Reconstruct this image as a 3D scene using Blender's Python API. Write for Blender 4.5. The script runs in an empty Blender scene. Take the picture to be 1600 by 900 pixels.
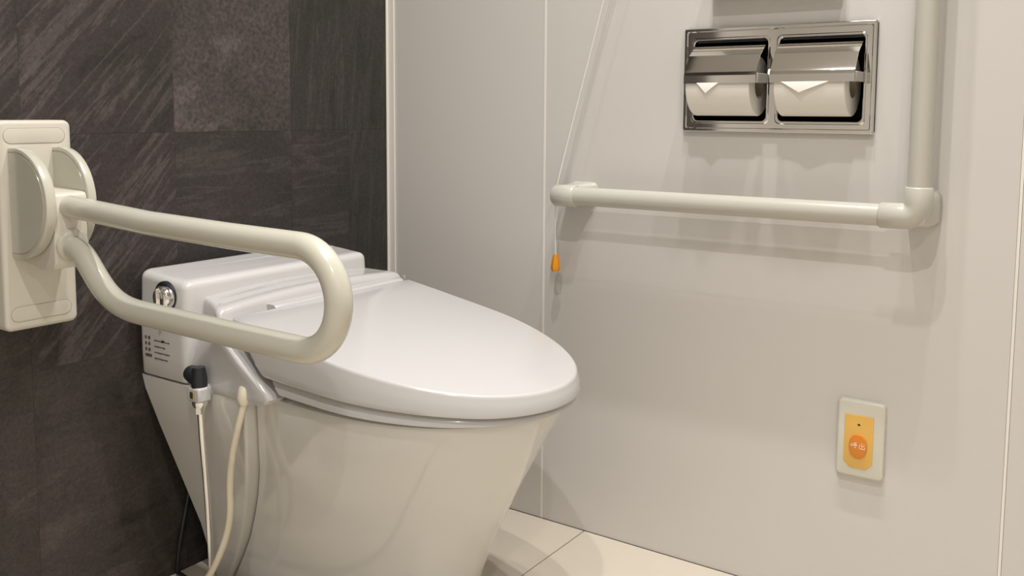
import bpy, bmesh, math
from mathutils import Vector, Matrix
sc = bpy.context.scene
COL = sc.collection
PI = math.pi

# ------------------------------------------------------------------ camera
def setup_camera():
    yaw, pitch, roll = .9667, .0973, .0056
    f = Vector((math.sin(yaw)*math.cos(pitch), math.cos(yaw)*math.cos(pitch), -math.sin(pitch)))
    r0 = Vector((math.cos(yaw), -math.sin(yaw), 0)); u0 = r0.cross(f)
    r = math.cos(roll)*r0 + math.sin(roll)*u0
    u = -math.sin(roll)*r0 + math.cos(roll)*u0
    cam = bpy.data.cameras.new('camera'); ob = bpy.data.objects.new('camera', cam); COL.objects.link(ob)
    m = Matrix((r, u, -f)).transposed().to_4x4()
    m.translation = Vector((-1.46918, -1.32919, .78))
    ob.matrix_world = m
    cam.sensor_width = 36; cam.lens = 1461*36/1600
    cam.shift_y = -(450-318.8)/1600
    cam.clip_start = .02
    sc.camera = ob
setup_camera()

# ------------------------------------------------------------------ world, lights, exposure
w = bpy.data.worlds.new('world'); sc.world = w; w.use_nodes = True
w.node_tree.nodes['Background'].inputs[0].default_value = (1, .95, .88, 1)
w.node_tree.nodes['Background'].inputs[1].default_value = .05
sc.view_settings.view_transform = 'Standard'; sc.view_settings.look = 'None'
sc.view_settings.gamma = 1; sc.view_settings.use_curve_mapping = False
sc.view_settings.exposure = 0.06
CEIL = 2.35
LIGHTS = [  # x, y, power, size
    (-.34, -.52, 2.2, .035),
    (-.34, -.84, 6.0, .035),
    (-.34, -1.12, 5.0, .035),
    (-.74, -.86, 6.0, .035),
    (-1.43, -1.05, 11.0, .035),
    (-2.05, -2.00, 13.0, .035),  # fill lamp added to brighten the pale right wall
]
for i, (x, y, p, s) in enumerate(LIGHTS):
    l = bpy.data.lights.new('downlight_lamp', 'AREA'); l.shape = 'DISK'; l.size = s; l.energy = p; l.spread = math.radians(125)
    l.color = (1, .965, .935)
    o = bpy.data.objects.new('downlight_lamp', l); o.location = (x, y, CEIL-.012); COL.objects.link(o)

# ------------------------------------------------------------------ materials
def mat(name, col, rough=.4, metal=0, coat=0, bump=0, bscale=200, spec=.5, var=0, vscale=3, sss=0):
    m = bpy.data.materials.new(name); m.use_nodes = True; nt = m.node_tree; b = nt.nodes['Principled BSDF']
    b.inputs['Base Color'].default_value = (*col, 1); b.inputs['Roughness'].default_value = rough
    b.inputs['Metallic'].default_value = metal; b.inputs['Coat Weight'].default_value = coat
    b.inputs['Coat Roughness'].default_value = .08
    b.inputs['Specular IOR Level'].default_value = spec
    tc = nt.nodes.new('ShaderNodeTexCoord')
    n = nt.nodes.new('ShaderNodeTexNoise'); n.inputs['Scale'].default_value = vscale; n.inputs['Detail'].default_value = 4
    nt.links.new(tc.outputs['Object'], n.inputs['Vector'])
    mx = nt.nodes.new('ShaderNodeMix'); mx.data_type = 'RGBA'
    v = var if var else .015
    mx.inputs[6].default_value = (*[c*(1-v) for c in col], 1); mx.inputs[7].default_value = (*[min(1, c*(1+v)) for c in col], 1)
    nt.links.new(n.outputs['Fac'], mx.inputs[0]); nt.links.new(mx.outputs[2], b.inputs['Base Color'])
    if bump:
        n2 = nt.nodes.new('ShaderNodeTexNoise'); n2.inputs['Scale'].default_value = bscale; n2.inputs['Detail'].default_value = 3
        nt.links.new(tc.outputs['Object'], n2.inputs['Vector'])
        bp = nt.nodes.new('ShaderNodeBump'); bp.inputs['Strength'].default_value = bump; bp.inputs['Distance'].default_value = .001
        nt.links.new(n2.outputs['Fac'], bp.inputs['Height']); nt.links.new(bp.outputs['Normal'], b.inputs['Normal'])
    return m

def slate(name, base, light, ang, stretch, fine, greys=.5):
    """slate tile: streaks along a direction in the wall plane (object x/z), specks, blotches"""
    m = bpy.data.materials.new(name); m.use_nodes = True; nt = m.node_tree; N = nt.nodes; L = nt.links; b = N['Principled BSDF']
    tc = N.new('ShaderNodeTexCoord'); oi = N.new('ShaderNodeObjectInfo')
    mul = N.new('ShaderNodeMath'); mul.operation = 'MULTIPLY'; mul.inputs[1].default_value = 37.
    L.new(oi.outputs['Random'], mul.inputs[0])
    mp = N.new('ShaderNodeMapping'); mp.inputs['Rotation'].default_value = (0, ang, 0)
    L.new(tc.outputs['Object'], mp.inputs['Vector'])
    mp2 = N.new('ShaderNodeMapping'); mp2.inputs['Scale'].default_value = (1, 1, stretch); L.new(mp.outputs[0], mp2.inputs['Vector'])
    def noise(sc_, det, vec, dist=0, rough=.6):
        n = N.new('ShaderNodeTexNoise'); n.noise_dimensions = '4D'; n.inputs['Scale'].default_value = sc_
        n.inputs['Detail'].default_value = det; n.inputs['Roughness'].default_value = rough; n.inputs['Distortion'].default_value = dist
        L.new(vec, n.inputs['Vector']); L.new(mul.outputs[0], n.inputs['W']); return n
    st = noise(6, 9, mp2.outputs[0], .6, .65)
    sp = noise(fine, 5, tc.outputs['Object'], .2, .7)
    bl = noise(5, 3, tc.outputs['Object'], .3)
    def ramp(src, pts):
        r = N.new('ShaderNodeValToRGB'); cr = r.color_ramp
        while len(cr.elements) < len(pts): cr.elements.new(.5)
        for e, (p, c) in zip(cr.elements, pts): e.position = p; e.color = (*c, 1)
        L.new(src, r.inputs[0]); return r
    d = tuple(c*.62 for c in base)
    mp3 = N.new('ShaderNodeMapping'); mp3.inputs['Scale'].default_value = (.35, 1, stretch*.9); L.new(mp.outputs[0], mp3.inputs['Vector'])
    vn = noise(4.5, 10, mp3.outputs[0], .9, .6)
    rv = ramp(vn.outputs['Fac'], [(.475, (0, 0, 0)), (.497, (1, 1, 1)), (.503, (1, 1, 1)), (.525, (0, 0, 0))])
    r0_ = ramp(st.outputs['Fac'], [(.30, d), (.44, base), (.56, base), (.70, light)])
    r1 = N.new('ShaderNodeMix'); r1.data_type = 'RGBA'; r1.blend_type = 'MIX'
    vm = N.new('ShaderNodeMath'); vm.operation = 'MULTIPLY'; vm.inputs[1].default_value = .5 if stretch > 3 else .12
    L.new(rv.outputs[0], vm.inputs[0]); L.new(vm.outputs[0], r1.inputs[0]); L.new(r0_.outputs[0], r1.inputs[6]); r1.inputs[7].default_value = (*light, 1)
    r2 = ramp(sp.outputs['Fac'], [(.34, (.55, .55, .55)), (.5, (1, 1, 1)), (.64, (1.5, 1.45, 1.42))] if stretch < 1.8 else [(.32, (.68, .68, .68)), (.5, (1, 1, 1)), (.7, (1.38, 1.34, 1.32))])
    r3 = ramp(bl.outputs['Fac'], [(.33, (.72, .78, .70)), (.5, (1, 1, 1)), (.68, (1.2, 1.12, 1.16))])
    m1 = N.new('ShaderNodeMix'); m1.data_type = 'RGBA'; m1.blend_type = 'MULTIPLY'; m1.inputs[0].default_value = 1
    L.new(r1.outputs[2], m1.inputs[6]); L.new(r2.outputs[0], m1.inputs[7])
    m2 = N.new('ShaderNodeMix'); m2.data_type = 'RGBA'; m2.blend_type = 'MULTIPLY'; m2.inputs[0].default_value = 1
    L.new(m1.outputs[2], m2.inputs[6]); L.new(r3.outputs[0], m2.inputs[7])
    L.new(m2.outputs[2], b.inputs['Base Color'])
    b.inputs['Roughness'].default_value = .55; b.inputs['Specular IOR Level'].default_value = .35
    ad = N.new('ShaderNodeMath'); ad.operation = 'ADD'; L.new(st.outputs['Fac'], ad.inputs[0]); L.new(sp.outputs['Fac'], ad.inputs[1])
    bp = N.new('ShaderNodeBump'); bp.inputs['Strength'].default_value = .35; bp.inputs['Distance'].default_value = .003
    L.new(ad.outputs[0], bp.inputs['Height']); L.new(bp.outputs['Normal'], b.inputs['Normal'])
    return m

M = {}
M['panel'] = mat('wall_panel_satin', (.612, .592, .560), .30, bump=.02, bscale=60, var=.02, vscale=2)
M['trim'] = mat('white_trim', (.80, .77, .71), .35)
M['ceil'] = mat('ceiling_paint', (.78, .75, .70), .8)
M['plaster'] = mat('plain_wall', (.66, .64, .60), .6)
M['floor'] = mat('floor_tile', (.60, .54, .45), .45, bump=.05, bscale=90, var=.05, vscale=8)
M['grout'] = mat('floor_joint', (.66, .61, .52), .8)
M['joint'] = mat('slate_joint', (.03, .027, .026), .9)
M['ceramic'] = mat('ceramic_glaze', (.62, .61, .575), .12, coat=.5)
M['plastic'] = mat('white_plastic', (.515, .507, .500), .2, coat=.3)
M['tank'] = mat('tank_glaze', (.60, .592, .582), .14, coat=.4)
M['bar'] = mat('ivory_resin', (.49, .475, .415), .25, coat=.35, bump=.03, bscale=400)
M['flip'] = mat('cream_resin', (.53, .515, .435), .25, coat=.45, bump=.03, bscale=300)
M['flipcover'] = mat('cream_cover', (.62, .59, .51), .4, bump=.04, bscale=500)
M['steel'] = mat('polished_steel', (.80, .785, .76), .07, metal=1)
M['chrome'] = mat('chrome', (.82, .81, .79), .06, metal=1)
M['black'] = mat('black_rubber', (.012, .014, .018), .45)
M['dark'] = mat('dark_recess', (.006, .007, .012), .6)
M['paper'] = mat('tissue_paper', (.83, .80, .74), .9, bump=.15, bscale=900)
M['card'] = mat('cardboard_core', (.45, .38, .30), .9)
M['orange'] = mat('orange_plastic', (.84, .33, .006), .35)
M['yellow'] = mat('amber_label', (.72, .43, .10), .45)
M['button'] = mat('orange_button', (.68, .22, .018), .35)
M['ink'] = mat('grey_ink', (.10, .09, .08), .7)
M['white_ink'] = mat('pale_ink', (.95, .80, .66), .6)
M['cord'] = mat('white_cord', (.80, .77, .72), .7)
M['hose'] = mat('cream_hose', (.74, .68, .54), .35)
M['brass'] = mat('brass_fitting', (.50, .36, .14), .3, metal=1)
M['grey'] = mat('grey_plastic', (.40, .38, .34), .4)
M['ivory_plate'] = mat('ivory_plate', (.64, .62, .53), .3)
S_P = slate('slate_diagonal', (.037, .0305, .0295), (.100, .084, .082), math.radians(48), 5.0, 170)
S_L = slate('slate_speckled', (.056, .047, .046), (.108, .092, .090), math.radians(40), 1.5, 130)
S_V = slate('slate_upright', (.034, .031, .028), (.062, .056, .051), math.radians(84), 6, 190)
S_H = slate('slate_level', (.034, .030, .028), (.066, .058, .055), math.radians(3), 3.5, 180)
S_B = slate('slate_brown', (.044, .037, .032), (.078, .067, .059), math.radians(12), 3.0, 200)

# ------------------------------------------------------------------ helpers
def link(name, bm, m, parent=None, smooth=35, bevel=0, seg=2, loc=None):
    bmesh.ops.recalc_face_normals(bm, faces=bm.faces)
    me = bpy.data.meshes.new(name); bm.to_mesh(me); bm.free()
    me.materials.append(m)
    for p in me.polygons: p.use_smooth = True
    me.set_sharp_from_angle(angle=math.radians(smooth))
    o = bpy.data.objects.new(name, me); COL.objects.link(o)
    if loc: o.location = loc
    if parent:
        o.parent = parent
        o.matrix_parent_inverse = parent_world(parent).inverted()
    if bevel:
        b = o.modifiers.new('bevel', 'BEVEL'); b.width = bevel; b.segments = seg; b.limit_method = 'ANGLE'
        b.angle_limit = math.radians(30); b.harden_normals = False
    return o
def parent_world(o):
    m = Matrix.Translation(o.location) @ o.rotation_euler.to_matrix().to_4x4()
    if o.parent: m = parent_world(o.parent) @ o.matrix_parent_inverse @ m
    return m
def thing(name, label, cat, loc, group=None):
    o = bpy.data.objects.new(name, None); COL.objects.link(o); o.location = loc; o.empty_display_size = .05
    o['label'] = label; o['category'] = cat
    if group: o['group'] = group
    return o
def tag(o, label, cat, group=None):
    o['label'] = label; o['category'] = cat
    if group: o['group'] = group
    return o
def struct(o): o['kind'] = 'structure'; return o

def box(bm, x0, x1, y0, y1, z0, z1):
    vs = [bm.verts.new((x, y, z)) for x in (x0, x1) for y in (y0, y1) for z in (z0, z1)]
    for f in ((0, 1, 3, 2), (4, 6, 7, 5), (0, 4, 5, 1), (2, 3, 7, 6), (0, 2, 6, 4), (1, 5, 7, 3)):
        bm.faces.new([vs[i] for i in f])
    return bm
def B(*a): return box(bmesh.new(), *a)
def loft(rings, cap=True, closed=True, bm=None):
    bm = bm or bmesh.new(); R = [[bm.verts.new(p) for p in r] for r in rings]; n = len(R[0])
    for a, b in zip(R, R[1:]):
        for i in range(n if closed else n-1):
            j = (i+1) % n; bm.faces.new((a[i], a[j], b[j], b[i]))
    if cap: bm.faces.new(R[0][::-1]); bm.faces.new(R[-1])
    return bm
def tube(pts, r, n=20, bm=None, cap=True):
    """sweep a circle along a polyline; r may be a list"""
    P = [Vector(p) for p in pts]; rs = r if isinstance(r, (list, tuple)) else [r]*len(P)
    T = []
    for i in range(len(P)):
        a = P[max(i-1, 0)]; b = P[min(i+1, len(P)-1)]; T.append((b-a).normalized())
    up = Vector((0, 0, 1)) if abs(T[0].z) < .9 else Vector((1, 0, 0))
    nrm = (up - T[0]*up.dot(T[0])).normalized(); rings = []
    for i, p in enumerate(P):
        nrm = (nrm - T[i]*nrm.dot(T[i])).normalized(); bi = T[i].cross(nrm)
        rings.append([p + rs[i]*(math.cos(2*PI*k/n)*nrm + math.sin(2*PI*k/n)*bi) for k in range(n)])
    return loft(rings, cap, bm=bm)
def arc(c, a, b, r, t0, t1, n):
    """points c + r*(cos t * a + sin t * b)"""
    c, a, b = Vector(c), Vector(a), Vector(b)
    return [c + r*(math.cos(t0+(t1-t0)*k/n)*a + math.sin(t0+(t1-t0)*k/n)*b) for k in range(n+1)]
def bez(p0, p1, p2, p3, n=14):
    p0, p1, p2, p3 = map(Vector, (p0, p1, p2, p3)); out = []
    for k in range(n+1):
        t = k/n; out.append(p0*(1-t)**3 + 3*p1*t*(1-t)**2 + 3*p2*t*t*(1-t) + p3*t**3)
    return out
def rrect(w, h, r, n=6, cx=0, cy=0):
    out = []
    for sx, sy, a in ((1, 1, 0), (-1, 1, PI/2), (-1, -1, PI), (1, -1, 1.5*PI)):
        for k in range(n+1):
            t = a + PI/2*k/n; out.append((cx+sx*(w/2-r)+r*math.cos(t), cy+sy*(h/2-r)+r*math.sin(t)))
    return out
def slab_x(pts, x0, x1, bev=0):
    """(y,z) outline extruded from x0 to x1 (x1 = visible face, chamfered)"""
    cy = sum(p[0] for p in pts)/len(pts); cz = sum(p[1] for p in pts)/len(pts)
    def sh(d):
        out = []
        n = len(pts)
        for i in range(n):
            a = Vector(pts[i-1]); b = Vector(pts[i]); c = Vector(pts[(i+1) % n])
            t = ((b-a).normalized() + (c-b).normalized()).normalized(); nn = Vector((-t.y, t.x))
            if nn.dot(Vector((cy, cz))-b) < 0: nn = -nn
            out.append(b + nn*d)
        return out
    s = 1 if x1 > x0 else -1
    rings = [[(x0, p[0], p[1]) for p in pts]]
    if bev:
        for k in range(4):
            t = PI/2*k/3; q = sh(bev*(1-math.cos(t)))
            rings.append([(x1 - s*bev*(1-math.sin(t)), p.x, p.y) for p in q])
    else: rings.append([(x1, p[0], p[1]) for p in pts])
    return loft(rings)
def frame_boxes(x0, x1, y0, y1, z0, z1, hy0, hy1, hz0, hz1):
    """a slab with a rectangular hole, in one clean mesh"""
    bm = bmesh.new()
    o = [(y0, z0), (y1, z0), (y1, z1), (y0, z1)]; h = [(hy0, hz0), (hy1, hz0), (hy1, hz1), (hy0, hz1)]
    V = {}
    for nm, P in (('o', o), ('h', h)):
        for x in (x0, x1): V[nm, x] = [bm.verts.new((x, *p)) for p in P]
    for i in range(4):
        j = (i+1) % 4
        bm.faces.new((V['o', x0][i], V['o', x0][j], V['h', x0][j], V['h', x0][i]))
        bm.faces.new((V['o', x1][i], V['h', x1][i], V['h', x1][j], V['o', x1][j]))
        bm.faces.new((V['o', x0][i], V['o', x1][i], V['o', x1][j], V['o', x0][j]))
        bm.faces.new((V['h', x0][i], V['h', x0][j], V['h', x1][j], V['h', x1][i]))
    return bm

# ------------------------------------------------------------------ the room
XL, YF = -2.45, -2.6
floor = struct(link('floor', B(XL-.1, .1, YF-.1, .1, -.08, -.004), M['grout']))
ys = [.0, -.485, -.97, -1.455, -1.94, -2.425, YF]; xs = [-.001, -.75, -1.5, -2.25, XL]
for a, b in zip(ys, ys[1:]):
    for c, d in zip(xs, xs[1:]):
        link('floor_tile', B(d+.0012, c-.0012, b+.0012, a-.0012, -.004, 0), M['floor'], floor, bevel=.0006)
struct(link('ceiling', B(XL-.1, .1, YF-.1, .1, CEIL, CEIL+.08), M['ceil']))
struct(link('wall_left', B(XL-.1, XL, YF, .0, 0, CEIL), M['plaster']))
struct(link('wall_front', B(XL-.1, .1, YF-.1, YF, 0, CEIL), M['plaster']))
wb = struct(link('wall_back', B(XL-.1, .1, .005, .1, 0, CEIL), M['joint']))
# slate tiles of the back wall, hairline joints between them
cols = [-.006, -.268, -.519, -.770, -1.021, -1.272, -1.523, -1.774]
rows = [0, .056, .400, .745, 1.09, 1.435, 1.78, 2.125, CEIL]
pick = {(0, 3): S_V, (1, 3): S_L, (2, 3): S_P, (3, 3): S_P, (4, 3): S_P, (0, 2): S_H, (1, 2): S_H, (2, 2): S_P, (3, 2): S_B,
        (0, 1): S_H, (1, 1): S_V, (2, 1): S_B, (3, 1): S_B, (0, 0): S_B, (1, 0): S_H, (2, 0): S_B, (3, 0): S_B}
cyc = [S_P, S_H, S_V, S_B, S_L]
for i, (a, b) in enumerate(zip(cols, cols[1:])):
    for j, (z0, z1) in enumerate(zip(rows, rows[1:])):
        m_ = pick.get((i, j), cyc[(i*3+j*2) % 5])
        pieces = [(b, a)] if not (i == 0 and j == 2) else [(-.118, a), (b, -.118)]
        for x0, x1 in pieces:
            o = link('slate_tile', B(x0+.00015, x1-.00015, 0, .005, z0+.00015, z1-.00015), m_ if x0 != -.118 else S_V, wb)
link('wall_panel', B(XL, -1.7745, 0, .005, 0, CEIL), M['panel'], wb)
# right wall with its hole for the recessed paper holder
HOLE = (-.966, -.680, .762, .910)
wr = struct(link('wall_right', frame_boxes(.006, .16, YF-.1, .1, 0, CEIL, *HOLE), M['plaster']))
link('wall_panel', B(0, .006, -.3865, -.0, .0, CEIL), M['panel'], wr)
link('wall_panel', frame_boxes(0, .006, -1.1735, -.3905, 0, CEIL, *HOLE), M['panel'], wr)
link('wall_panel', B(0, .006, -1.9605, -1.1785, 0, CEIL), M['panel'], wr)
link('wall_panel', B(0, .006, YF, -1.9655, 0, CEIL), M['panel'], wr)
for y in (-.3885, -1.176, -1.963):
    link('seam_strip', B(-.0006, .006, y-.002, y+.002, 0, CEIL), M['trim'], wr)
bm = bmesh.new(); box(bm, -.0075, 0, -.0035, .0, 0, CEIL); box(bm, -.0035, 0, -.019, -.0035, 0, CEIL)
struct(link('trim_1', bm, M['trim'], bevel=.0008))

# ceiling downlights, the last one an added fill
for i, (x, y, p, s) in enumerate(LIGHTS):
    where = ['nearest the corner behind the toilet', 'straight above the paper holder', 'nearest the L-shaped grab bar', 'above the toilet lid',
             'above the folding rail', 'added as unseen fill, furthest from the slate wall'][i]
    t = thing('downlight', 'round white recessed downlight ' + where, 'ceiling light', (x, y, CEIL-.004), 'ceiling downlights')
    ring = [[(x+r*math.cos(2*PI*k/32), y+r*math.sin(2*PI*k/32), z) for k in range(32)] for r, z in ((.052, CEIL-.0005), (.050, CEIL-.006), (.042, CEIL-.008), (.040, CEIL-.003))]
    link('trim_ring', loft(ring, cap=False), M['trim'], t)

# ------------------------------------------------------------------ toilet
XC = -.405
toilet = thing('toilet', 'white one-piece toilet with closed lid standing against the dark slate wall', 'toilet', (XC, -.2, 0))
def lerp(a, b, t): return a+(b-a)*t
def interp(tab, z):
    for (z0, v0), (z1, v1) in zip(tab, tab[1:]):
        if z <= z1: return lerp(v0, v1, (z-z0)/(z1-z0))
    return tab[-1][1]
# bowl: front ellipse, sides running back to the seam
HB = [(0, .098), (.10, .116), (.19, .140), (.28, .168), (.34, .184), (.374, .188)]
YF_ = [(0, -.503), (.10, -.534), (.2, -.575), (.3, -.625), (.35, -.652), (.374, -.660)]
YS = [(0, -.098), (.05, -.134), (.12, -.178), (.20, -.219), (.25, -.241), (.30, -.255), (.34, -.266), (.374, -.268)]
def bowl_ring(z, ins=0, zz=None):
    h = interp(HB, z)-ins; yf = interp(YF_, z)+ins; ys_ = interp(YS, z); ym = yf+.245+.02; pts = []
    n = 28
    for k in range(n+1):
        t = -PI/2+PI*k/n
        s, c = math.sin(t), math.cos(t)
        x = h*abs(s)**.92*(1 if s > 0 else -1); y = ym+(yf-ym)*abs(c)**.86
        pts.append((XC-x, y))
    back = [(XC-h*.985, lerp(ym, ys_, .5)), (XC-h*.965, ys_)]
    back_r = [(XC+h*.985, lerp(ym, ys_, .5)), (XC+h*.965, ys_)]
    allp = list(reversed(back_r)) + pts + back
    return [(x, y, z if zz is None else zz) for x, y in allp]
zs = [0, .004, .03, .06, .10, .145, .19, .24, .28, .32, .345, .358, .365]
rings = [bowl_ring(z, .004 if z == 0 else 0) for z in zs] + [bowl_ring(.3690, .0015), bowl_ring(.3708, .005)]
link('bowl', loft(rings), M['ceramic'], toilet, smooth=40)
# rear body (skirt) under the tank, leaning in towards the floor
HR = [(0, .104), (.10, .128), (.19, .156), (.28, .182), (.34, .197), (.362, .199)]
YB = [(0, -.062), (.10, -.056), (.19, -.045), (.28, -.030), (.362, -.014)]
def rear_ring(z):
    h = interp(HR, z); yb = interp(YB, z); yf = interp(YS, min(z, .374))+.0042; r = .005
    return [(XC+p[0], p[1], z) for p in rrect(2*h, abs(yf-yb), min(r, abs(yf-yb)/3), 5, 0, (yf+yb)/2)]
link('rear_body', loft([rear_ring(z) for z in (0, .05, .10, .15, .19, .23, .28, .31, .34, .362)]), M['ceramic'], toilet, smooth=40)

# tank: rounded box with a softly crowned top
def tank():
    y0, y1 = -.135, -.012
    def ring(z, ins):
        return [(XC+p[0], p[1]) for p in rrect(.400-2*ins, abs(y1-y0)-2*ins, .016-min(ins, .008), 6, 0, (y0+y1)/2)]
    def ztp(x, y):
        u = max(-1, min(1, (x-XC)/.197)); t = (y1-y)/(y1-y0)
        return lerp(.529, .519, t)+lerp(.019, .0145, t)*(1-u*u)
    rings = []
    for z, ins in ((.364, .004), (.368, .000), (.40, -.001), (.45, -.001), (.49, .001)):
        rings.append([(x, y, z) for x, y in ring(z, ins)])
    rr = .011
    for k in range(0, 6):
        t = PI/2*k/5
        rings.append([(x, y, ztp(x, y)-rr+rr*math.sin(t)) for x, y in ring(0, .002+rr*(1-math.cos(t)))])
    base = ring(0, .013)
    for f in (.85, .6, .3):
        rings.append([(x, (y0+y1)/2+(y-(y0+y1)/2)*f, ztp(x, (y0+y1)/2+(y-(y0+y1)/2)*f)) for x, y in base])
    return loft(rings)
link('tank', tank(), M['tank'], toilet, smooth=50)
# flush lever on the tank's left face
lv = link('flush_lever', tube([(XC-.1985, -.088, .496), (XC-.2035, -.088, .496), (XC-.2055, -.088, .496)], [.024, .024, .022], 32), M['black'], toilet)
bm = tube([(XC-.203, -.094, .496), (XC-.212, -.094, .496), (XC-.217, -.094, .496), (XC-.219, -.094, .496)], [.0185, .0185, .0155, .009], 28)
link('knob', bm, M['chrome'], lv, smooth=60)
link('knob_grip', B(XC-.223, XC-.214, -.0965, -.0915, .480, .512), M['chrome'], lv, bevel=.002)
# printed notice on the tank's left face: tiny rows of print
bm = bmesh.new(); xf = XC-.2012
def pr(y, z, wd, ht): y -= .006; z -= .006; box(bm, xf-.0004, xf+.0008, y-wd, y, z-ht, z)
for k in range(4):
    z = .434-k*.0095
    if k < 3: pr(-.026, z, .004, .005); pr(-.034, z, .005, .005)
    else: pr(-.026, z, .016, .0045)
for k, (s, e) in enumerate(((0, .036), (0, .027), (0, .038), (0, .030))):
    z = .430-k*.0095; y = -.0500; q = 0
    while q < e:
        pr(y-q, z, .0042, .0017 if (k+int(q*1e4)) % 3 else .0022); q += .0056
pr(-.068, .4315, .007, .0035)
link('printed_notice', bm, M['ink'], toilet)

# washlet unit: behind and beside the lid
UF = [(.362, -.300), (.3695, -.322), (.376, -.326), (.383, -.322), (.399, -.300), (.420, -.268), (.440, -.2365), (.458, -.224), (.470, -.217), (.4805, -.2135), (.4860, -.2105), (.4893, -.2055), (.4905, -.199)]
def unit():
    rings = []
    def ring(z, yf, e, full):
        def hl(y):
            t = max(0, min(1, (z-.375)/.095)); t = t*t*(3-2*t)
            return lerp(interp([(-.23, .2035), (-.18, .2015), (-.125, .1945)], y), interp([(-.225, .2035), (-.205, .199), (-.19, .192), (-.16, .177), (-.125, .163)], y), t)
        c = max(0, min(1, (z-.455)/.03)); pts = []
        r = .008
        ysd = [lerp(-.123, yf+r, k/8) for k in range(9)]
        left = [(XC-hl(y)+e, y) for y in ysd]
        hf_ = hl(yf+r)
        left += [(XC-hf_+e+r*(1-math.cos(t)), yf+r-r*math.sin(t)) for t in (PI/6, PI/3, PI/2)]
        right = [(XC+.2035-e, y) for y in ysd] + [(XC+.2035-e-r*(1-math.cos(t)), yf+r-r*math.sin(t)) for t in (PI/6, PI/3, PI/2)]
        x0, x1 = left[-1][0], right[-1][0]
        pts = left + [(lerp(x0, x1, k/12), yf) for k in range(1, 12)] + right[::-1]
        x0, x1 = right[0][0], left[0][0]
        pts += [(lerp(x0, x1, k/12), -.123) for k in range(1, 12)]
        out = []
        for x, y in pts:
            u = max(-1, min(1, (x-XC)/.2035)); out.append((x, y, z+.0105*(1-u*u)*c))
        return out
    for z, yf in UF:
        e = {.362: .004, .4860: .0008, .4893: .003, .4905: .006}.get(z, 0)
        rings.append(ring(z, yf, e, True))
    top = rings[-1]
    for f in (.8, .5, .2):
        rg_ = []
        for x, y, z in top:
            tx = max(XC-.15, min(XC+.185, x)); x2, y2 = lerp(tx, x, f), lerp(-.16, y, f)
            u = (x2-XC)/.2035; rg_.append((x2, y2, .4905+.0105*(1-u*u)))
        rings.append(rg_)
    return loft(rings)
link('seat_unit', unit(), M['plastic'], toilet, smooth=45)
link('indicator_mark', B(XC-.1795, XC-.1705, -.1885, -.1863, .4890, .4932), M['grey'], toilet)
link('hinge_pin', tube([(XC+.190, -.229, .478), (XC+.190, -.229, .4878)], .0032, 12), M['grey'], toilet)

# lid and seat outlines
def outline(ins=0, yb=-.236, n=26):
    Wm, Wb, yf, tm, p = .200, .1975, -.682, .40, 2.0
    pts = []; L = yf-yb
    ks = [0, .1, .2, .3, .4] + [.4+.6*math.sin(PI/2*k/n) for k in range(1, n+1)]
    for k in ks:
        w_ = Wb+(Wm-Wb)*(1-((tm-k)/tm)**2) if k < tm else Wm*max(0, 1-((k-tm)/(1-tm))**p)**(1/p)
        pts.append((w_, yb+L*k))
    full = [(XC+a, b) for a, b in pts] + [(XC-a, b) for a, b in pts[-2::-1]]
    out = []
    N = len(full)
    for i in range(N):
        a = Vector(full[max(i-1, 0)]); c = Vector(full[min(i+1, N-1)]); t = (c-a).normalized(); nn = Vector((t.y, -t.x))
        b = Vector(full[i])
        if nn.dot(Vector((XC, -.42))-b) < 0: nn = -nn
        q = b+nn*ins
        if i in (0, N-1): q = Vector((b.x+(-ins if b.x > XC else ins), b.y-ins*0.5))
        out.append((q.x, q.y))
    return out
def ztop(y): return interp([(-.70, .4075), (-.682, .4092), (-.65, .4125), (-.61, .4180), (-.56, .4262), (-.50, .4367), (-.236, .4825)], y)
def zbot(y): return interp([(-.70, .3815), (-.64, .3840), (-.595, .3880), (-.54, .3920), (-.46, .3965), (-.36, .4020), (-.236, .4095)], y)
def zseat(y): return interp([(-.70, .3722), (-.60, .3722), (-.46, .3762), (-.33, .3815), (-.236, .386)], y)
def cap_strips(bm, ring):
    n = len(ring)
    for i in range(n//2):
        j = n-1-i
        if j-1 <= i+1:
            if j-1 == i+1: bm.faces.new((ring[i], ring[i+1], ring[j]))
            break
        bm.faces.new((ring[i], ring[i+1], ring[j-1], ring[j]))
def loft2(rings):
    bm = bmesh.new(); R = [[bm.verts.new(p) for p in r] for r in rings]; n = len(R[0])
    for a, b in zip(R, R[1:]):
        for i in range(n):
            j = (i+1) % n; bm.faces.new((a[i], a[j], b[j], b[i]))
    cap_strips(bm, R[0]); cap_strips(bm, R[-1]); return bm
def back(pts, d): return [(x, min(y, -.236-d)) for x, y in pts]
def lid():
    rings = []
    for ins, d, f in ((.008, .072, 0), (.001, .071, .0), (-.0015, .068, .06), (-.0020, .055, .25), (.0005, .022, .75)):
        rings.append([(x, y, lerp(zbot(y), ztop(y)-.005, f)) for x, y in back(outline(ins), d)])
    for k in range(5):
        t = PI/2*k/4; r = .005
        rings.append([(x, y, ztop(y)-r+r*math.sin(t)) for x, y in outline(.0025+r*(1-math.cos(t)))])
    return loft2(rings)
link('lid', lid(), M['plastic'], toilet, smooth=50)
def seat():
    rings = []
    for f, ins, d in ((0, .012, .104), (.02, .006, .100), (.12, .0035, .098), (.5, .0035, .090), (.8, .006, .082), (1, .010, .078)):
        rings.append([(x, y, lerp(zseat(y), zbot(y)-.0012, f)) for x, y in back(outline(ins), d)])
    return loft2(rings)
link('seat', seat(), M['plastic'], toilet, smooth=50)
bm = bmesh.new()
rg = []
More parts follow.
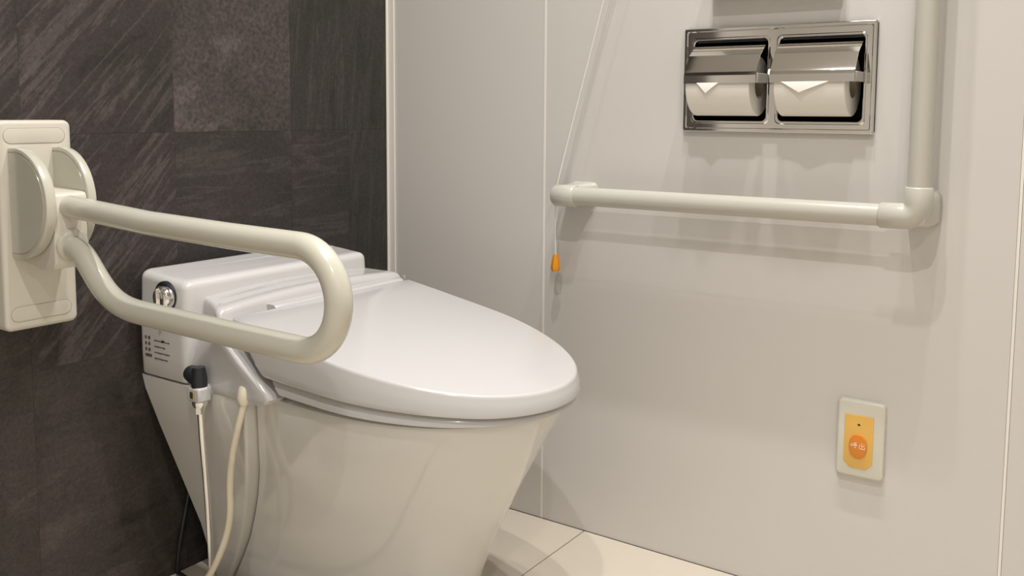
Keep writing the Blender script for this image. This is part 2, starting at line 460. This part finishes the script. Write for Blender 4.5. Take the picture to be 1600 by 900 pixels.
for k in range(13):
    x = XC-.112+.294*k/12
    zt = .4860
    rg.append([(x, y, z) for y, z in ((-.212, .470), (-.212, zt-.001), (-.220, zt), (-.231, zt-.0008), (-.2355, zt-.0045), (-.237, .470))])
link('hinge_cover', loft(rg), M['plastic'], toilet, smooth=50, bevel=.001)

# water inlet connector on the rear side
inlet = link('water_inlet', tube([(-.600, -.184, .366), (-.622, -.184, .366)], .0105, 20), M['plastic'], toilet)
DY, DZ = -.010, .009
bm = tube([(-.616, -.150, .381), (-.622, -.166, .380), (-.622, -.178, .379)], [.0125, .0125, .011], 20)
tube([(-.622, -.176, .396), (-.622, -.176, .380), (-.622, -.176, .366)], [.009, .0115, .0115], 20, bm)
bmesh.ops.translate(bm, verts=bm.verts, vec=(0, DY, DZ))
link('black_cap', bm, M['black'], inlet, smooth=50)
bm = B(-.634, -.611, -.190, -.162, .345, .367)
bmesh.ops.translate(bm, verts=bm.verts, vec=(0, DY, DZ))
link('connector_body', bm, M['plastic'], inlet, bevel=.003)
link('brass_insert', B(-.6362, -.633, -.190, -.181, .360, .370), M['brass'], inlet, bevel=.001)
link('clip_ring', tube([(-.622, -.186, .354), (-.622, -.186, .350), (-.622, -.186, .345)], [.011, .0115, .009], 20), M['chrome'], inlet, smooth=50)

# supply pipe, drain hose, mains cord (each could be unscrewed and taken away)
pipe = thing('water_supply_pipe', 'thin shiny metal water pipe running down beside the toilet from its black capped connector', 'pipe', (-.56, -.12, 0))
link('pipe_tube', tube([(-.622, -.186, .346), (-.620, -.186, .30), (-.606, -.176, .20), (-.582, -.150, .08), (-.568, -.133, .004)], .0047, 16), M['chrome'], pipe, smooth=60)
link('pipe_nut', tube([(-.622, -.186, .347), (-.6218, -.186, .335)], .0075, 6), M['chrome'], pipe, smooth=20)
link('floor_flange', tube([(-.568, -.133, .0005), (-.568, -.133, .006), (-.568, -.133, .010)], [.017, .016, .008], 24), M['chrome'], pipe)
hose = thing('cream_hose', 'cream plastic hose curving down the side of the toilet from a round plug', 'hose', (-.575, -.105, 0))
pts = bez((-.606, -.266, .362), (-.612, -.262, .33), (-.606, -.225, .27), (-.600, -.222, .20)) + bez((-.600, -.222, .20), (-.594, -.215, .13), (-.590, -.150, .05), (-.590, -.108, .006))[1:]
link('hose_tube', tube(pts, .0052, 14), M['hose'], hose, smooth=60)
link('hose_plug', tube([(-.596, -.268, .382), (-.604, -.268, .380), (-.607, -.267, .368), (-.607, -.2665, .360)], [.010, .0115, .0105, .007], 18), M['hose'], hose, smooth=60)
link('hose_collar', tube([(-.590, -.110, .0005), (-.590, -.110, .020), (-.590, -.112, .026)], [.009, .009, .007], 18), M['trim'], hose, smooth=60)
cordp = bez((-.50, -.012, .22), (-.52, -.012, .12), (-.545, -.008, .05), (-.545, -.010, .005)) + bez((-.545, -.010, .005), (-.546, -.03, .0035), (-.552, -.07, .0035), (-.560, -.16, .0035))[1:] + [Vector((-.575, -.28, .0035)), Vector((-.60, -.40, .0035)), Vector((-.66, -.56, .0035)), Vector((-.75, -.72, .0035))]
tag(link('power_cord', tube(cordp, .0036, 12), M['black'], smooth=60), 'black cable lying on the floor by the slate wall, left of the toilet base', 'cable')

# ------------------------------------------------------------------ flip-up support bar on the slate wall
flip = thing('folding_support_bar', 'cream folding support rail with a looped end, hinged on a plate on the slate wall', 'grab bar', (-.772, 0, .62))
XM = -.772
# wall plate
pc = (-.772, .620)
def slab_y(w_, h, r, cx, cz, y0, y1, bev):
    rings = [[(x, y0, z) for x, z in rrect(w_, h, r, 6, cx, cz)]]
    for k in range(4):
        t = PI/2*k/3; i = bev*(1-math.cos(t))
        rings.append([(x, y1+bev*(1-math.sin(t)), z) for x, z in rrect(w_-2*i, h-2*i, max(r-i, .001), 6, cx, cz)])
    return loft(rings)
plate = link('wall_plate', slab_y(.105, .293, .010, XM+.0015, .6195, -.0003, -.038, .006), M['flipcover'], flip, smooth=40)
def groove(cz):
    outer = rrect(.088, .022, .0109, 8, XM, cz); inner = rrect(.0868, .0208, .0103, 8, XM, cz)
    bm = bmesh.new(); y0, y1 = -.0378, -.0383
    O = [bm.verts.new((x, y1, z)) for x, z in outer]; I = [bm.verts.new((x, y1, z)) for x, z in inner]
    n = len(O)
    for i in range(n): bm.faces.new((O[i], O[(i+1) % n], I[(i+1) % n], I[i]))
    r = bmesh.ops.extrude_face_region(bm, geom=bm.faces[:]); 
    bmesh.ops.translate(bm, verts=[v for v in r['geom'] if isinstance(v, bmesh.types.BMVert)], vec=(0, .0006, 0))
    return bm
for cz in (.7445, .4965):
    sc_ = link('screw_cover', slab_y(.0866, .0206, .0102, XM, cz, -.036, -.0387, .0006), M['flipcover'], plate, smooth=40)
    link('cover_outline', groove(cz), M['grey'], plate)
# two D-shaped cheeks standing out from the plate
def cheek(x0, x1, yc, rz, ry, zc):
    o = [(-.030, zc+rz)]
    for k in range(29):
        t = PI/2-PI*k/28
        o.append((yc-ry*math.cos(t), zc+rz*math.sin(t)))
    o.append((-.030, zc-rz))
    def sh(d):
        out = [(-.030, zc+rz-d)]
        for k in range(29):
            t = PI/2-PI*k/28
            out.append((yc-(ry-d)*math.cos(t), zc+(rz-d)*math.sin(t)))
        return out+[(-.030, zc-rz+d)]
    R_ = []
    e = .003
    for x, d in ((x0, .010), (x0, .0078), (x0+.0012, .0072), (x0+.0012, .0062), (x0, .0055), (x0, e), (x0+e*.3, e*.3), (x0+e, 0), (x1-e, 0), (x1-e*.3, e*.3), (x1, e), (x1, .010)):
        R_.append([(x, *p) for p in sh(d)])
    return loft(R_)
link('hinge_cheek', cheek(XM-.0385, XM-.0235, -.052, .076, .079, .653), M['flip'], flip, smooth=40)
link('hinge_cheek', cheek(XM+.0245, XM+.0375, -.052, .076, .073, .653), M['flip'], flip, smooth=40)
# hub block between the cheeks
hp = [(-.036, .672), (-.112, .6695), (-.118, .668), (-.121, .664), (-.119, .575), (-.114, .566), (-.090, .562), (-.036, .570)]
hb = link('hinge_block', slab_x(hp, XM+.0235, XM-.0225, .002), M['flipcover'], flip, smooth=40)
link('hub_collar', tube([(XM+.001, -.108, .600), (XM+.001, -.123, .597), (XM+.001, -.1255, .5965)], [.0235, .0225, .020], 32), M['flip'], hb, smooth=50)
# looped rail
za, zb_ = .6445, .520
P = [(XM, -.105, .6515), (XM, -.16, .6480), (XM, -.30, .6400), (XM, -.45, .6365)]
yc = -.5685; zc = (.6350+.5195)/2; R0 = (.6350-.5195)/2
P += [tuple(p) for p in arc((XM, yc, zc), (0, 0, 1), (0, -1, 0), R0, 0, PI, 26)]
P += [(XM, -.45, .5205), (XM, -.33, .5225)]
P += [tuple(v) for v in bez((XM, -.275, .5235), (XM, -.215, .5245), (XM, -.195, .5420), (XM, -.170, .5660), 12)]
P += [tuple(v) for v in bez((XM, -.160, .5760), (XM, -.145, .5905), (XM, -.132, .5960), (XM, -.108, .5975), 8)]
link('looped_rail', tube(P, .0153, 32), M['flip'], flip, smooth=60)

# ------------------------------------------------------------------ L-shaped grab bar on the right wall
lb = thing('grab_bar', 'ivory L-shaped grab bar fixed to the pale wall under the paper holder', 'grab bar', (0, -.75, .634))
BX, BR = -.046, .0165
link('horizontal_bar', tube([(BX, -.478, .6335), (BX, -1.012, .6345)], BR, 32), M['bar'], lb, smooth=60)
link('vertical_bar', tube([(BX, -1.052, .672), (BX, -1.052, 1.26)], BR, 32), M['bar'], lb, smooth=60)
# left end bracket: socket plus arm to the wall
def arm_loft(secs):
    return loft([[(x, y, z) for y, z in rrect(w_, h, min(w_, h)*.28, 6, cy, cz)] for x, w_, h, cy, cz in secs])
br = link('end_bracket', tube([(BX, -.4395, .633), (BX, -.4405, .633), (BX, -.444, .633), (BX, -.485, .6335), (BX, -.4865, .6335)], [.012, .0165, .0195, .0195, .018], 32), M['bar'], lb, smooth=50)
link('bracket_arm', arm_loft([(-.040, .040, .0375, -.464, .634), (-.020, .042, .038, -.466, .634), (-.006, .056, .040, -.472, .634), (0.0, .060, .044, -.474, .634)]), M['bar'], br, smooth=50)
# elbow
bm = tube([(BX, -1.000, .6345), (BX, -1.0015, .6345), (BX, -1.034, .6345)] + [tuple(p) for p in arc((BX, -1.034, .6525), (0, 0, -1), (0, -1, 0), .018, 0, PI/2, 8)][1:] + [(BX, -1.052, .676), (BX, -1.052, .678)],
          [.0175, .0190, .0192] + [.0192]*8 + [.0192, .0178], 32)
el = link('corner_elbow', bm, M['bar'], lb, smooth=60)
link('elbow_base', arm_loft([(-.056, .030, .034, -1.049, .640), (-.044, .040, .044, -1.050, .642), (-.020, .044, .052, -1.052, .645), (-.006, .048, .056, -1.052, .645), (0, .040, .050, -1.052, .645)]), M['bar'], el, smooth=60)
tb = link('top_bracket', tube([(BX, -1.052, 1.225), (BX, -1.052, 1.268), (BX, -1.052, 1.272)], [.0195, .0195, .013], 32), M['bar'], lb, smooth=60)
link('bracket_arm', arm_loft([(-.040, .038, .040, -1.052, 1.248), (-.006, .044, .054, -1.052, 1.248), (0, .048, .060, -1.052, 1.248)]), M['bar'], tb, smooth=50)

# ------------------------------------------------------------------ recessed double paper holder
hold = thing('paper_holder', 'polished steel double toilet paper holder let into the pale wall above the grab bar', 'paper holder', (0, -.8225, .8355))
Y0, Y1, Z0, Z1 = -.9765, -.6685, .7510, .9200
def holder_frame():
    bm = bmesh.new()
    ops = [(-.9605, -.8275, .7675, .9010), (-.8115, -.6845, .7675, .9010)]
    yv = [Y0, -.9605, -.8275, -.8115, -.6845, Y1]; zv = [Z0, .7675, .9010, Z1]
    for i in range(5):
        for j in range(3):
            if j == 1 and i in (1, 3): continue
            box(bm, -.0060, -.0002, yv[i], yv[i+1], zv[j], zv[j+1])
    bmesh.ops.remove_doubles(bm, verts=bm.verts, dist=1e-5)
    # drop interior double faces
    seen = {}
    for f in list(bm.faces):
        k = tuple(sorted(v.index for v in f.verts)); seen.setdefault(k, []).append(f)
    for k, fs in seen.items():
        if len(fs) > 1:
            for f in fs: bm.faces.remove(f)
    return bm
def hf():
    bm = holder_frame(); return bm
bm = bmesh.new()
# raised outer lip, flat field and rounded window rims
def rect_ring(bm, o, i, xo, xi):
    """sloped band between outline o and outline i (same vertex count)"""
    A = [bm.verts.new((xo, *p)) for p in o]; Bv = [bm.verts.new((xi, *p)) for p in i]; n = len(A)
    for k in range(n): bm.faces.new((A[k], A[(k+1) % n], Bv[(k+1) % n], Bv[k]))
CY, CZ = (Y0+Y1)/2, (Z0+Z1)/2; W_, H_ = Y1-Y0, Z1-Z0
seq = [(0, -.0002), (.0, -.0075), (.0012, -.0090), (.0050, -.0090), (.0066, -.0066)]
for (a, xa), (b, xb) in zip(seq, seq[1:]):
    rect_ring(bm, rrect(W_-2*a, H_-2*a, .003, 3, CY, CZ), rrect(W_-2*b, H_-2*b, .003, 3, CY, CZ), xa, xb)
link('outer_rim', bm, M['steel'], hold, smooth=30)
OPS = [(-.9600, -.8280), (-.8115, -.6850)]; OZ = (.7675, .9010)
link('face_plate', (lambda b: b)(hf()), M['steel'], hold, smooth=30)
for (a, b_) in OPS:
    bm = bmesh.new(); w0, h0, cy, cz = b_-a, OZ[1]-OZ[0], (a+b_)/2, sum(OZ)/2
    s2 = [(-.0035, -.0058), (-.0018, -.0076), (.0, -.0076), (.0012, -.0062), (.0014, .02)]
    for (p, xa), (q, xb) in zip(s2, s2[1:]):
        rect_ring(bm, rrect(w0-2*p, h0-2*p, .008, 5, cy, cz), rrect(w0-2*q, h0-2*q, .008, 5, cy, cz), xa, xb)
    link('window_rim', bm, M['steel'], hold, smooth=40)
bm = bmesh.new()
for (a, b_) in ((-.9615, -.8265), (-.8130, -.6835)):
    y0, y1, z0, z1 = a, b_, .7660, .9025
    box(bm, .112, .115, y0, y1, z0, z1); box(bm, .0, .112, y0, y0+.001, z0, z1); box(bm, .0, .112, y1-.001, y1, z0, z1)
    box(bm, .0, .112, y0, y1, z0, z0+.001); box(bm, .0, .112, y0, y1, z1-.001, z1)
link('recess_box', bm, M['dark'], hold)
cprof = [(.004, .8930), (-.012, .8892), (-.0330, .8735), (-.0468, .8510), (-.0505, .8462), (-.0522, .8410), (-.0525, .8285)]
for (a, b_), side in zip(((-.9575, -.8305), (-.8085, -.6885)), (0, 1)):
    bm = bmesh.new(); th = .0012
    up = [Vector(p) for p in cprof]; lo = []
    for i, p in enumerate(up):
        t = (up[min(i+1, len(up)-1)]-up[max(i-1, 0)]).normalized(); lo.append(p+Vector((-t.y, t.x))*-th if (Vector((-t.y, t.x))*-1).dot(Vector((1, -1))) > 0 else p+Vector((-t.y, t.x))*th)
    ring0 = up+lo[::-1]
    cv = link('cover_flap', loft([[(p.x, y, p.y) for p in ring0] for y in (a, b_)]), M['steel'], hold, smooth=8)
    link('roller_tab', B(-.046, -.004, a-.0015, a+.0075, .8290, .8440), M['grey'], cv, bevel=.001)
    link('top_slot', B(-.0045, .0025, a+.002, b_-.002, .8960, .8990), M['dark'], hold)
# paper rolls: each can be lifted out
for (yc_, fold, lab) in ((-.7430, (-.698, -.764, -.727), 'white toilet paper roll in the left opening of the steel holder'),
                         (-.8890, (-.826, -.955, -.877), 'white toilet paper roll in the right opening of the steel holder, wider folded tip')):
    t = thing('toilet_paper_roll', lab, 'toilet paper', (-.004, yc_, .822), 'toilet paper rolls')
    cx, cz, r = -.0015, .8245, .0475; hw = .0535
    rings = []
    for rr, yy in ((.020, -hw), (r-.0015, -hw), (r, -hw+.0015), (r, hw-.0015), (r-.0015, hw), (.020, hw)):
        rings.append([(cx+rr*math.cos(2*PI*k/48), yc_+yy, cz+rr*math.sin(2*PI*k/48)) for k in range(48)])
    bm = loft(rings, cap=False)
    link('paper', bm, M['paper'], t, smooth=40)
    rings = []
    for rr, yy in ((.0200, -hw), (.0188, -hw), (.0188, hw), (.0200, hw)):
        rings.append([(cx+rr*math.cos(2*PI*k/32), yc_+yy, cz+rr*math.sin(2*PI*k/32)) for k in range(32)])
    link('core', loft(rings, cap=False), M['card'], t, smooth=40)
    # folded triangular tip lying on the roll's front
    bm = bmesh.new(); n = 10; ya, yb2, yt = fold; zt, za_ = math.radians(150), math.radians(193)
    rr = r+.0012; grid = []
    for k in range(n+1):
        th = lerp(zt, za_, k/n); row = []; rr = r+.0012+.0045*(k/n)**2
        for q in range(5):
            s = max(0, (k/n-.25)/.75)
            y = lerp(lerp(ya, yt, s), lerp(yb2, yt, s), q/4)
            row.append(bm.verts.new((cx+rr*math.cos(th), y, cz+rr*math.sin(th))))
        grid.append(row)
    for k in range(n):
        for q in range(4): bm.faces.new((grid[k][q], grid[k][q+1], grid[k+1][q+1], grid[k+1][q]))
    bmesh.ops.remove_doubles(bm, verts=bm.verts, dist=1e-6)
    r_ = bmesh.ops.extrude_face_region(bm, geom=bm.faces[:])
    bmesh.ops.translate(bm, verts=[v for v in r_['geom'] if isinstance(v, bmesh.types.BMVert)], vec=(-.0010, 0, .0006))
    link('folded_tip', bm, M['paper'], t)

# ------------------------------------------------------------------ remote panel above the holder (its underside shades the wall)
rp = thing('wall_remote', 'white slim remote panel on the wall straight above the paper holder', 'remote control', (0, -.822, 1.0))
link('remote_body', B(-.030, 0, -.925, -.719, .966, 1.05), M['plastic'], rp, bevel=.004)
for k in range(5):
    link('button', B(-.0315, -.029, -.905+k*.034, -.883+k*.034, 1.005, 1.022), M['trim'], rp, bevel=.0008)

# ------------------------------------------------------------------ emergency pull cord
pcord = thing('pull_cord', 'thin white pull cord with an orange tapered handle, hooked behind the grab bar end', 'pull cord', (-.03, -.447, .50))
cp = [(-.022, -.66, 1.45), (-.024, -.60, 1.22), (-.026, -.524, .974), (-.028, -.470, .78), (-.030, -.4400, .668), (-.032, -.4352, .645), (-.033, -.4345, .61), (-.034, -.4345, .56), (-.034, -.4360, .520)]
link('cord', tube(cp, .0014, 10), M['cord'], pcord, smooth=60)
link('cord_handle', tube([(-.034, -.4360, .5245), (-.034, -.4360, .523), (-.034, -.4360, .518), (-.034, -.4360, .503), (-.034, -.4360, .497), (-.034, -.4360, .493)], [.003, .0046, .0058, .0086, .0090, .0068], 6), M['orange'], pcord, smooth=30)
link('switch_box', B(-.026, 0, -.695, -.625, 1.44, 1.56), M['trim'], pcord, bevel=.004)

# ------------------------------------------------------------------ call button
cb = thing('call_button', 'ivory call button plate with an orange oval button, low on the pale wall', 'call button', (0, -.976, .282))
zp0, zp1, yp0, yp1 = .2205, .3410, -1.0125, -.9415
link('plate', slab_x(rrect(yp1-yp0, zp1-zp0, .007, 6, (yp0+yp1)/2, (zp0+zp1)/2), 0, -.0105, .004), M['ivory_plate'], cb, smooth=40)
fy0, fy1, fz0, fz1 = -.9965, -.9535, .2350, .3190
ck = .008
fo = [(fy0+ck*1.2, fz0), (fy1-ck*1.2, fz0), (fy1, fz0+ck*1.2), (fy1, fz1), (fy0, fz1), (fy0, fz0+ck*1.2)]
fl = link('amber_face', slab_x(fo, -.009, -.0118, .0006), M['yellow'], cb, smooth=30)
ov = [(-.975+.0135*math.cos(t)*(1 if True else 1), .2705+(.019*(abs(math.sin(t))**.85)*(1 if math.sin(t) > 0 else -1))) for t in [2*PI*k/40 for k in range(40)]]
ob_ = link('push_button', slab_x(ov, -.0108, -.0138, .001), M['button'], fl, smooth=40)
link('indicator_hole', slab_x([(-.975+.0022*math.cos(2*PI*k/16), .3045+.0014*math.sin(2*PI*k/16)) for k in range(16)], -.0110, -.0121), M['dark'], fl)
# the two characters on the button, drawn in strokes (mirrored y runs to the left)
def strokes(ch, cy, cz, s):
    K = {'yobi': [((-.45, .25), (-.45, -.15)), ((-.15, .25), (-.15, -.15)), ((-.45, .25), (-.15, .25)), ((-.45, -.15), (-.15, -.15)),
                  ((.0, .38), (.42, .45)), ((.05, .25), (.10, .10)), ((.40, .28), (.33, .10)), ((-.06, .02), (.5, .02)), ((.22, .40), (.22, -.42)), ((.22, -.42), (.10, -.36))],
         'dashi': [((0, .48), (0, -.40)), ((-.32, .32), (-.32, .04)), ((.32, .32), (.32, .04)), ((-.32, .04), (.32, .04)),
                   ((-.42, -.08), (-.42, -.40)), ((.42, -.08), (.42, -.44)), ((-.42, -.40), (.42, -.40))]}[ch]
    bm = bmesh.new(); wd = .00035
    for (a, b_) in K:
        A = Vector((cy-a[0]*s, cz+a[1]*s)); Bq = Vector((cy-b_[0]*s, cz+b_[1]*s)); d = (Bq-A).normalized(); nn = Vector((-d.y, d.x))*wd
        q = [A+nn-d*wd, Bq+nn+d*wd, Bq-nn+d*wd, A-nn-d*wd]
        lo = [bm.verts.new((-.0136, p.x, p.y)) for p in q]; hi = [bm.verts.new((-.0141, p.x, p.y)) for p in q]
        bm.faces.new(hi); 
        for i in range(4): bm.faces.new((lo[i], lo[(i+1) % 4], hi[(i+1) % 4], hi[i]))
    return bm
bm = strokes('yobi', -.9692, .2715, .0098)
me_ = bpy.data.meshes.new('tmp'); bm.to_mesh(me_); bm.free()
bm = strokes('dashi', -.9812, .2715, .0098); bm.from_mesh(me_); bpy.data.meshes.remove(me_)
link('button_lettering', bm, M['white_ink'], cb)
